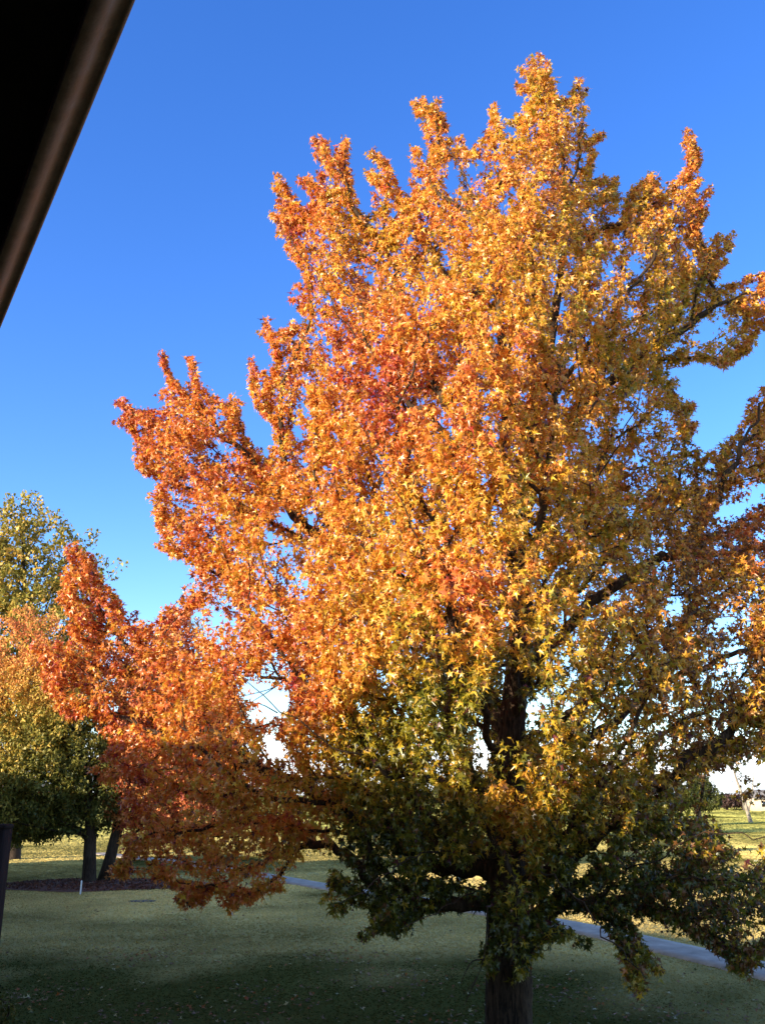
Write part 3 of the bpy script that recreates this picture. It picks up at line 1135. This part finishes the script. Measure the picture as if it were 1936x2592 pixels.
def make_tree(name, label, trunks, lobes, nclump, spacing, leaves, leaf_size, hue, mat_bark, leaf_shape, spread, group=None, r1=0.006, rexp=0.5, bf=0.3, twiggy=False, cat='tree', part_crown='crown', transl=M_LEAF_FAR, bare=False, flat=None, dull=0.12):
    base = trunks[0][0]
    root = empty(name, (base[0], base[1], base[2]), label, cat, group)
    seeds, sp, tset, trad = [], [], [], {}
    for T in trunks:
        T = np.array(T, float)
        q = catmull(T, 3)
        start = len(seeds)
        for i, p in enumerate(q):
            seeds.append(p[:3])
            sp.append(len(seeds) - 2 if i else -1)
            trad[len(seeds) - 1] = p[3]
            tset.append(len(seeds) - 1)
    C = lobes_points(lobes, nclump, spacing)
    P, parent, ch, cnt, rad, order = skeleton(np.array(seeds), np.array(sp), C, len(seeds), r1, rexp, bf=bf, droop_pen=.8, smooth_it=2, rmax=max(trad.values()) * .6)
    res, _ = chains_from(P, parent, ch, cnt, rad, set(tset), trad)
    tc, bc = [], []
    for key, chs in res.items():
        for p, r in chs:
            if key == -1:
                q = catmull(np.concatenate([p, r[:, None]], 1), 3)
                tc.append((q[:, :3], np.maximum(q[:, 3], .004), 14))
            else:
                bc.append(finish_chain(p, r, 2, .5))
    tubes(tc, 'trunk', mat_bark, root, .08)
    tubes(bc, 'branches', mat_bark, root)
    if bare:
        return root
    ns = len(seeds)
    Pn = P[ns:]
    idx = np.repeat(np.arange(len(Pn)), leaves)
    m = len(idx)
    pos = Pn[idx] + norm(rng.normal(0, 1, (m, 3))) * (spread * rng.random(m) ** .6)[:, None]
    tip = rng.normal(0, .6, (m, 3)) + np.array([0, 0, -.7])
    nr = rng.normal(0, 1, (m, 3)) + np.array([-.2, -.3, .4])
    v = hue(Pn)[idx] + rng.normal(0, .06, m)
    col = palette(v) * (0.8 + 0.4 * rng.random((m, 1)))
    if flat is not None:
        col = np.array(flat) * (0.6 + 0.8 * rng.random((m, 1)))
    col = col * (1 - dull) + dull * col.mean(1, keepdims=True)
    leaf_mesh(part_crown, pos, tip, nr, leaf_size * (0.7 + .6 * rng.random(m)), col, leaf_shape, transl, root)
    return root


def lobe(px, py, Y, rx, rz, ry=None, dy=0):
    p = at(px, py, Y + dy)
    s = Y / F
    return (p[0], p[1], p[2], rx * s, (ry or rx) * s, rz * s)


# green and orange maple of the pair in the mulch bed
b0 = on_ground(225, 2238)
Y0 = b0[1]
def hue_a(P):
    x, y = project(P)
    v = np.interp(y, [1500, 1620, 1760, 1860, 2000, 2150], [.72, .64, .46, .30, .23, .16])
    return v + 0.10 * np.clip((120 - x) / 200, -1, 1) + rng.normal(0, .05, len(P))
make_tree('maple_tree', 'upright maple, orange at the top and green below, straight dark trunk in the mulch bed',
          [[(b0[0], b0[1], -.1, .40), (b0[0], b0[1], .3, .33), (*at(228, 2160, Y0), .29), (*at(230, 2080, Y0), .26), (*at(215, 1950, Y0), .2), (*at(180, 1800, Y0), .13), (*at(140, 1650, Y0), .05)]],
          [lobe(60, 1640, Y0, 45, 130), lobe(125, 1630, Y0, 42, 110), lobe(10, 1700, Y0, 60, 140), lobe(-80, 1720, Y0, 90, 130), lobe(150, 1750, Y0, 130, 130), lobe(40, 1830, Y0, 150, 150), lobe(-110, 1880, Y0, 130, 160),
           lobe(160, 1900, Y0, 150, 150), lobe(60, 1990, Y0, 180, 130), lobe(240, 1980, Y0, 110, 130), lobe(-90, 2010, Y0, 130, 110), lobe(40, 2070, Y0, 130, 62), lobe(190, 2075, Y0, 70, 55), lobe(-60, 2085, Y0, 120, 60), lobe(60, 2098, Y0, 70, 46)],
          2300, .26, 34, .10, hue_a, M_BARK_MID, lobed_leaf(), .38)
# its leaning red neighbour
b1 = on_ground(262, 2236)
def hue_b(P):
    return .80 + rng.normal(0, .08, len(P))
make_tree('maple_tree', 'red leaved maple with a trunk leaning right out of the mulch bed',
          [[(b1[0], b1[1] + .3, -.1, .42), (b1[0], b1[1] + .3, .3, .33), (*at(278, 2180, Y0 + .3), .28), (*at(302, 2090, Y0 + .4), .25), (*at(350, 1960, Y0 + .6), .2), (*at(420, 1800, Y0 + .8), .12), (*at(450, 1640, Y0 + 1), .04)]],
          [lobe(430, 1620, Y0 + 1, 70, 80), lobe(470, 1600, Y0 + 1, 40, 60), lobe(400, 1740, Y0 + 1, 120, 130), lobe(500, 1760, Y0 + 1, 100, 130), lobe(540, 1850, Y0 + 1, 80, 120), lobe(430, 1880, Y0 + 1, 150, 130),
           lobe(360, 1990, Y0 + .5, 110, 110), lobe(470, 2010, Y0 + 1, 130, 110)],
          1500, .28, 34, .10, hue_b, M_BARK_MID, lobed_leaf(), .38)
# tall yellow green tree behind
Y2 = 64.0
b2 = at(40, 2120, Y2)
def hue_c(P):
    return .35 + rng.normal(0, .05, len(P))
make_tree('cottonwood_tree', 'tall airy tree with small yellow green leaves behind the pair of maples', [[(b2[0], Y2, -.1, .5), (b2[0], Y2, 1, .42), (*at(50, 1900, Y2), .35), (*at(60, 1700, Y2), .25), (*at(62, 1500, Y2), .14), (*at(55, 1290, Y2), .04)]],
          [lobe(55, 1310, Y2, 70, 75), lobe(20, 1360, Y2, 90, 90), lobe(110, 1370, Y2, 80, 80), lobe(180, 1430, Y2, 70, 70), lobe(225, 1370, Y2, 30, 40), lobe(240, 1460, Y2, 60, 60), lobe(290, 1430, Y2, 32, 30), lobe(60, 1480, Y2, 140, 110), lobe(-60, 1460, Y2, 120, 130),
           lobe(100, 1600, Y2, 170, 120), lobe(-60, 1620, Y2, 160, 130), lobe(30, 1750, Y2, 180, 120)],
          1700, .36, 17, .17, hue_c, M_BARK_MID, oval_leaf(), .5, r1=.008)

# ------------------------------------------------------------------ far side of the golf course
def hue_pine(P):
    return .09 + rng.normal(0, .03, len(P))
g = on_ground(1768, 2072)
Yp = 130.0
make_tree('pine_tree', 'round topped green pine beyond the far lawn, left of the pale leaning tree', [[(*at(1768, 2062, Yp)[:2], -.1, .3), (*at(1768, 2040, Yp), .25), (*at(1768, 1975, Yp), .06)]],
          [lobe(1768, 2000, Yp, 36, 38), lobe(1750, 2025, Yp, 40, 26), lobe(1790, 2022, Yp, 38, 28), lobe(1766, 1978, Yp, 22, 22)], 320, .3, 22, .16, hue_pine, M_BARK_MID, oval_leaf(), .45)
Yb = 140.0
make_tree('bare_tree', 'bare pale trunked tree leaning left on the far sunlit lawn', [[(*at(1900, 2084, Yb)[:2], -.1, .36), (*at(1896, 2072, Yb), .28), (*at(1880, 2020, Yb), .22), (*at(1862, 1970, Yb), .14), (*at(1850, 1930, Yb), .06)],
                                                                                       [(*at(1892, 2056, Yb)[:2], at(1892, 2056, Yb)[2], .16), (*at(1902, 2010, Yb), .11), (*at(1906, 1960, Yb), .05)]],
          [lobe(1850, 1930, Yb, 40, 45), lobe(1905, 1940, Yb, 40, 50), lobe(1880, 1960, Yb, 40, 30)], 110, .5, 1, .1, hue_pine, M_BARK_PALE, oval_leaf(), .5, bare=True)


def far_tree(px, base_y, top_y, Y, w, kind, label, group):
    p = at(px, base_y, Y)
    s = Y / F
    h = (base_y - top_y)
    tr = [[(p[0], Y, -.2, .32), (p[0], Y, 1.0, .26), (*at(px + w * .05, base_y - h * .5, Y), .18), (*at(px, top_y + h * .15, Y), .05)]]
    lb = [lobe(px, base_y - h * .62, Y, w * .5, h * .36), lobe(px - w * .22, base_y - h * .5, Y, w * .34, h * .26), lobe(px + w * .24, base_y - h * .52, Y, w * .32, h * .27), lobe(px + w * .04, base_y - h * .8, Y, w * .26, h * .2)]
    if kind == 'bare':
        make_tree('bare_tree', label, tr, lb, 170, .45, 1, .1, hue_pine, M_BARK_PALE, oval_leaf(), .5, group, bare=True, r1=.014)
    else:
        hv = {'rust': .82, 'green': .14, 'gold': .42, 'brown': .9}[kind]
        make_tree('far_tree', label, tr, lb, 150, .5, 18, .26, lambda P: hv + rng.normal(0, .05, len(P)), M_BARK_MID, oval_leaf(), .75, group, flat=(.11, .06, .05) if kind == 'brown' else None)


FAR = [(1350, 2080, 1860, 105, 150, 'bare', 'bare tan tree beyond the lawn, right behind the sweetgum trunk'),
       (1640, 2080, 1880, 110, 150, 'bare', 'bare tan tree beyond the lawn, left of the round pine'),
       (1560, 2072, 1800, 120, 90, 'bare', 'tallest bare grey tree beyond the lawn, seen through the open crown')]
for f in FAR:
    far_tree(*f, None)
rows = [(-60, 'green'), (60, 'rust'), (180, 'gold'), (300, 'green'), (430, 'brown'), (560, 'rust'), (700, 'green'), (840, 'brown'), (980, 'gold'), (1120, 'green'), (1250, 'rust'), (1420, 'brown'), (1500, 'green'), (1840, 'brown'), (1880, 'brown'), (1990, 'green')]
for i, (px, kd) in enumerate(rows):
    Y = 190 + 40 * rng.random()
    hgt = 50 + 45 * rng.random()
    if px > 1800:
        hgt = 40
        Y = 235
    lab = {'green': 'green tree in the row along the far edge of the lawn', 'rust': 'rust red tree in the row along the far edge of the lawn', 'gold': 'golden tree in the row along the far edge of the lawn', 'brown': 'dark brown tree in the row along the far edge of the lawn'}[kd]
    far_tree(px, 2052, 2052 - hgt, Y, hgt * 1.25, kd, lab, kd + ' trees along the far edge of the lawn')

# far house ----------------------------------------------------------------
def build_far_house():
    c = at(1972, 2050, 225)
    c[2] = 0.3
    root = empty('house', c, 'low cream house with a grey roof on the far side of the lawn', 'house')
    fr = lambda p: (c[0] + p[0], c[1] + p[1], c[2] + p[2])
    cream = plain_material('cream_wall', (.50, .41, .29), .8, .1, 3)
    roofm = plain_material('grey_shingle', (.16, .15, .15), .9, .3, 8)
    glass = plain_material('dark_glass', (.03, .035, .04), .1, .1, 3, 0.0, .5)
    MB().box((-7, -4, -.5), (7, 4, 2.9), fr).build('wall', cream, root)
    m = MB()
    prof = [(-4.6, 2.75), (0, 4.6), (4.6, 2.75), (4.6, 2.92), (0, 4.8), (-4.6, 2.92)]
    m.prism(prof, -7.5, 7.5, lambda p: fr((p[1], p[0], p[2])))
    m.build('roof', roofm, root)
    for x in (-5, -2.2, 3.4):
        w = MB().box((x - .6, -4.06, 1.0), (x + .6, -4.004, 2.2), fr).build('window', glass, root)
    MB().box((.4, -4.06, -.3), (1.4, -4.004, 1.9), fr).build('door', roofm, root)


build_far_house()

# ------------------------------------------------------------------ mulch bed, stake, cover
def build_bed():
    V, Fc = [], []
    k = 48
    for r_ in (0, .35, .7, .9, 1.0):
        for a in range(k):
            t = 2 * math.pi * a / k
            j = 1 + .10 * math.sin(3 * t + 1) + .06 * math.sin(7 * t)
            x, y = BED_C[0] + 4.7 * r_ * j * math.cos(t), BED_C[1] + 2.9 * r_ * j * math.sin(t)
            V.append((x, y, float(ground_z(np.array(x), np.array(y))) + .03 + .10 * (1 - r_ ** 2)))
    for q in range(4):
        for a in range(k):
            b = (a + 1) % k
            Fc.append((q * k + a, q * k + b, (q + 1) * k + b, (q + 1) * k + a))
    o = mesh_poly('mulch_bed', np.array(V), Fc, plain_material('mulch', (.13, .055, .03), .95, .55, 9, .9), smooth=True)
    tag(o, kind='structure')
    # bark chips on it
    n = 2600
    a = rng.random(n) * 6.283
    r_ = np.sqrt(rng.random(n)) * .99
    pos = np.stack([BED_C[0] + 4.7 * r_ * np.cos(a), BED_C[1] + 2.9 * r_ * np.sin(a)], 1)
    z = ground_z(pos[:, 0], pos[:, 1]) + .05 + .10 * (1 - r_ ** 2)
    pos = np.concatenate([pos, z[:, None]], 1)
    col = np.array((.18, .07, .04)) * (.4 + 1.0 * rng.random((n, 1)))
    o = leaf_mesh('mulch_chips', pos, rng.normal(0, 1, (n, 3)), rng.normal(0, .5, (n, 3)) + np.array([0, 0, 1]), .05 + .06 * rng.random(n), col, oval_leaf(), M_LEAF_FAR)
    tag(o, 'reddish bark mulch scattered under the pair of maples', 'mulch', kind='stuff')


build_bed()


def build_stake():
    p = on_ground(204, 2262)
    z0 = float(ground_z(np.array(p[0]), np.array(p[1])))
    V, Fc = [], []
    k = 10
    prof = [(-.1, .035), (.0, .035), (.42, .035), (.50, .035), (.535, .028), (.55, .0)]
    for (z, r_) in prof:
        for a in range(k):
            t = 2 * math.pi * a / k
            V.append((p[0] + r_ * math.cos(t) + .02 * z, p[1] + r_ * math.sin(t), z0 + z))
    for i in range(len(prof) - 1):
        for a in range(k):
            b = (a + 1) % k
            Fc.append((i * k + a, i * k + b, (i + 1) * k + b, (i + 1) * k + a))
    o = mesh_poly('marker_stake', np.array(V), Fc, plain_material('white_stake', (.78, .78, .76), .5, .06, 5), smooth=True)
    tag(o, 'short white marker stake in the grass at the edge of the mulch bed', 'stake')
    # irrigation cover
    q = on_ground(362, 2279)
    zq = float(ground_z(np.array(q[0]), np.array(q[1])))
    V, Fc = [], []
    prof = [(0.0, .40), (.012, .40), (.018, .38), (.02, .3), (.022, .0)]
    k = 28
    for (z, r_) in prof:
        for a in range(k):
            t = 2 * math.pi * a / k
            V.append((q[0] + r_ * math.cos(t) * 1.4, q[1] + r_ * math.sin(t), zq + z))
    for i in range(len(prof) - 1):
        for a in range(k):
            b = (a + 1) % k
            Fc.append((i * k + a, i * k + b, (i + 1) * k + b, (i + 1) * k + a))
    o = mesh_poly('drain_cover', np.array(V), Fc, plain_material('dark_plastic', (.016, .024, .034), .6, .2, 8), smooth=True)
    tag(o, 'dark blue round cover set in the lawn right of the mulch bed', 'cover')


build_stake()


def build_fallen():
    n1, n2 = 1500, 900
    y = 15.5 + 34 * rng.random(n1) ** 1.3
    x = (rng.random(n1) * 2 - 1) * (y * .45)
    # loose drifts below the sweetgum and in small hollows
    cx = np.array([-2.5, -4.0, 1.5, 3.5, -6.0, 5.5, -1.0, 0.5, -7.5])
    cy = np.array([20.5, 19.0, 18.5, 21.5, 26.0, 19.5, 26.0, 23.0, 21.0])
    k = rng.integers(0, len(cx), n2)
    x = np.concatenate([x, cx[k] + rng.normal(0, .8, n2)])
    y = np.concatenate([y, cy[k] + rng.normal(0, .8, n2)])
    ok = (path_dist(x, y) > 1.1) & (y > 15)
    x, y = x[ok], y[ok]
    n = len(x)
    pos = np.stack([x, y, ground_z(x, y) + .035], 1)
    nr = rng.normal(0, .35, (n, 3)) + np.array([0, 0, 1])
    v = np.where(np.arange(n) < n1 * .97, .45 + rng.normal(0, .12, n), .8)
    col = palette(v) * .5
    br = rng.random(n) < .60
    col[br] = np.array((.22, .12, .06)) * (.5 + 1.0 * rng.random((int(br.sum()), 1)))
    pale = rng.random(n) < .14
    col[pale] = np.array((.50, .42, .20))
    o = leaf_mesh('fallen_leaves', pos, rng.normal(0, 1, (n, 3)) * np.array([1, 1, .1]), nr, .04 + .045 * rng.random(n), col, star_leaf(), M_LEAF_FAR)
    tag(o, 'fallen brown and yellow leaves scattered over the shaded lawn', 'fallen leaves', kind='stuff')


build_fallen()

# ------------------------------------------------------------------ the house the photo is taken from
DA = R(30.7)
DV = np.array([-math.sin(DA), math.cos(DA)])     # along the eave
NV = np.array([math.cos(DA), math.sin(DA)])      # outward, away from the wall


def hf(p):                                       # (lateral, along, z)
    q = NV * p[0] + DV * p[1]
    return (q[0], q[1], p[2])


def build_house():
    root = empty('house', hf((-4, 0, 0)), 'dark brown house whose black soffit and bronze gutter cross the top left corner', 'house')
    H = 1.8
    ez = 4 + H
    wood = plain_material('dark_brown_siding', (.05, .032, .024), .85, .3, 4, .3, .2, (1, 1, .3))
    soff = plain_material('black_soffit', (.012, .008, .007), .95, .4, 7, .2, .1)
    m_gut, nt, out = mat_new('bronze_gutter')
    tc = N(nt, 'ShaderNodeTexCoord')
    n1 = N(nt, 'ShaderNodeTexNoise', Scale=14.0, Detail=8.0, Roughness=.75)
    n2 = N(nt, 'ShaderNodeTexNoise', Scale=120.0, Detail=2.0)
    nt.links.new(tc.outputs['Object'], n1.inputs['Vector'])
    nt.links.new(tc.outputs['Object'], n2.inputs['Vector'])
    r = ramp(nt, [(.35, (.13, .070, .048)), (.60, (.22, .13, .095)), (.75, (.34, .22, .16))], n1.outputs[0])
    p = N(nt, 'ShaderNodeBsdfPrincipled')
    p.inputs['Specular IOR Level'].default_value = .5
    rr = N(nt, 'ShaderNodeMapRange')
    rr.inputs[3].default_value = .25
    rr.inputs[4].default_value = .7
    nt.links.new(n1.outputs[0], rr.inputs[0])
    nt.links.new(rr.outputs[0], p.inputs['Roughness'])
    nt.links.new(r.outputs[0], p.inputs['Base Color'])
    b = N(nt, 'ShaderNodeBump', Strength=.25, Distance=.003)
    nt.links.new(n2.outputs[0], b.inputs['Height'])
    nt.links.new(b.outputs[0], p.inputs['Normal'])
    nt.links.new(p.outputs[0], out.inputs[0])
    shingle = plain_material('brown_shingle', (.07, .055, .045), .95, .35, 6, .5, .1)
    glass = plain_material('window_glass', (.02, .024, .03), .06, .1, 3, 0, .6)
    trim = plain_material('brown_trim', (.035, .024, .018), .6, .2, 5)
    S0, S1, S2 = -22.0, 7.0, 62.0
    wl = -.55
    # walls
    MB().box((-7.6, S0 + .4, 0), (wl, S2 - .4, ez + .02), hf).build('wall', wood, root)
    # soffit
    MB().box((wl + .003, S0, ez + .035), (.165 * H, S2, ez + .06), hf).build('soffit', soff, root)
    # half round gutter with a rolled lip, hanging just below the roof edge
    gi, go = .163 * H, .2125 * (H + .05)
    m = MB()
    prof = [(gi - .001, ez + .058), (gi - .001, ez - .004), (gi + .001, ez - .006)]
    x, z = gi + .002, ez - .006
    n_ = 30
    for k in range(n_ + 1):
        prof.append((x, z))
        f_ = k / n_
        ang = np.interp(f_, [0, .12, .50, .74, .92, 1.0], [4, 10, 50, 14, 2, 30])
        x += (go - gi - .002) / (n_ + 1)
        z += (go - gi - .002) / (n_ + 1) * math.tan(R(float(ang))) * 1.15
    prof += [(go + .002, z + .004), (go + .002, z + .014), (go - .004, z + .016)]
    prof += [(go - .012, max(z + .016, ez + .058))]
    m.prism(prof, S0, S2, hf, n=60)
    g = m.build('gutter', m_gut, root, smooth=True)
    g.data.set_sharp_from_angle(angle=R(40))
    # roofs: tall section over the viewer, lower one further along, unseen last one added higher to extend the shadow
    for nm, s0, s1, rz in (('roof', S0 - .3, S1, 6.75), ('roof', S1 + .003, 27.0, 6.6), ('roof', 27.003, S2 + .3, 7.7)):
        e = ez + .075
        re = .2125 * (H + .075) - .015
        prof = [(re, e), (-3.2, rz), (-8.4, e), (-8.4, e + .05), (-3.2, rz + .08), (re - .02, e + .05)]
        MB().prism(prof, s0, s1, hf).build(nm, shingle, root)
        MB().prism([(-.6, e + .04), (-3.2, rz - .02), (-7.5, e + .04)], s0 + .35, s1 - .35, hf).build('gable_wall', wood, root)
    # windows on the long wall
    for s in (-9, -4, 8, 14, 24, 30, 42, 48):
        for z0, z1 in ((1.0, 2.3), (3.9, 5.2)):
            m = MB()
            ring = [(s - .75, z0 - .08), (s + .75, z0 - .08), (s + .75, z1 + .08), (s - .75, z1 + .08)]
            hole = [(s - .67, z0), (s + .67, z0), (s + .67, z1), (s - .67, z1)]
            for lat in (wl - .02, wl + .05):
                m.V += [hf((lat, a_, z_)) for a_, z_ in ring + hole]
            for i in range(4):
                j = (i + 1) % 4
                m.F += [(8 + i, 8 + j, 12 + j, 12 + i), (i, j, 8 + j, 8 + i), (4 + i, 12 + i, 12 + j, 4 + j)]
            f = m.build('window', trim, root)
            o = MB().box((wl - .01, s - .67, z0), (wl + .02, s + .67, z1), hf).build('pane', glass, root)
            o.parent = f
    return root


build_house()


def build_post():
    """dark timber post at the left edge, its top just below eye level"""
    Yd = 6.2
    pr = at(27, 2086, Yd)
    top = pr[2]
    w = .15
    wood = plain_material('dark_post_wood', (.030, .018, .014), .9, .45, 12, .6, .1, (3, 3, .25))
    root = empty('wooden_post', (pr[0] - w / 2, Yd, 0), 'dark brown timber post cut off by the left edge of the photo', 'post')
    fr = lambda p: (pr[0] - w / 2 + p[0], Yd + p[1], p[2])
    h = w / 2
    pf = [(-h, -h + .01), (-h + .01, -h), (h - .01, -h), (h, -h + .01), (h, h - .01), (h - .01, h), (-h + .01, h), (-h, h - .01)]
    m = MB()
    b = 0
    for z in (-.1, 1.0, 2.0, 3.0, top - .03):
        for x, y in pf:
            m.V.append(fr((x * .94, y * .94, z)))
    for i in range(4):
        for j in range(8):
            k = (j + 1) % 8
            m.F.append([i * 8 + j, i * 8 + k, (i + 1) * 8 + k, (i + 1) * 8 + j])
    m.F.append([4 * 8 + j for j in range(8)])
    m.build('shaft', wood, root)
    c = MB()
    for s, z in ((1.0, top - .028), (1.0, top - .004), (.9, top)):
        for x, y in pf:
            c.V.append(fr((x * s, y * s, z)))
    for i in range(2):
        for j in range(8):
            k = (j + 1) % 8
            c.F.append([i * 8 + j, i * 8 + k, (i + 1) * 8 + k, (i + 1) * 8 + j])
    c.F.append([16 + j for j in range(8)])
    c.F.append([j for j in range(8)][::-1])
    c.build('cap', wood, root)


build_post()

# dark clipped shrub in the bottom left corner
Ys = 11.0
sb = at(-20, 2560, Ys)
make_tree('shrub', 'dark green shrub showing only in the bottom left corner', [[(sb[0] - .3, Ys, -.05, .05), (sb[0] - .3, Ys, .5, .04), (sb[0] - .3, Ys, 1.2, .02)]],
          [(sb[0] - .28, Ys, 1.25, .62, .7, .9), (sb[0] - .55, Ys + .2, .7, .8, .8, .7)], 420, .12, 26, .028, lambda P: .06 + rng.normal(0, .04, len(P)), M_BARK_MID, oval_leaf(), .11, cat='shrub', part_crown='foliage')


# unseen leafy trees added behind the house: their tops break up the edge of the house's shadow
def build_shadow_trees():
    for i, sv in enumerate((-3.5, 0.2, 3.6, 7.4, 11.0, 14.8, 18.5)):
        lat = -10.2 - 1.2 * (i % 2)
        q = hf((lat, sv, 0))
        top = 9.4 + .5 * math.sin(i * 2.1)
        make_tree('added_shadow_tree', 'unseen green tree added behind the dark brown house to break up its shadow', [[(q[0], q[1], -.1, .22), (q[0], q[1], .5, .17), (q[0] + .1, q[1], 4, .13), (q[0], q[1] + .1, top - 1, .04)]],
                  [(q[0], q[1], top - 2.2, 2.0, 2.0, 2.2), (q[0] + .9, q[1] + .7, top - 3.2, 1.7, 1.7, 1.5), (q[0] - .9, q[1] - .8, top - 3.2, 1.7, 1.7, 1.5)],
                  150, .5, 12, .12, lambda P: .2 + rng.normal(0, .05, len(P)), M_BARK_MID, oval_leaf(), .5, 'unseen trees added to break up the house shadow')


build_shadow_trees()
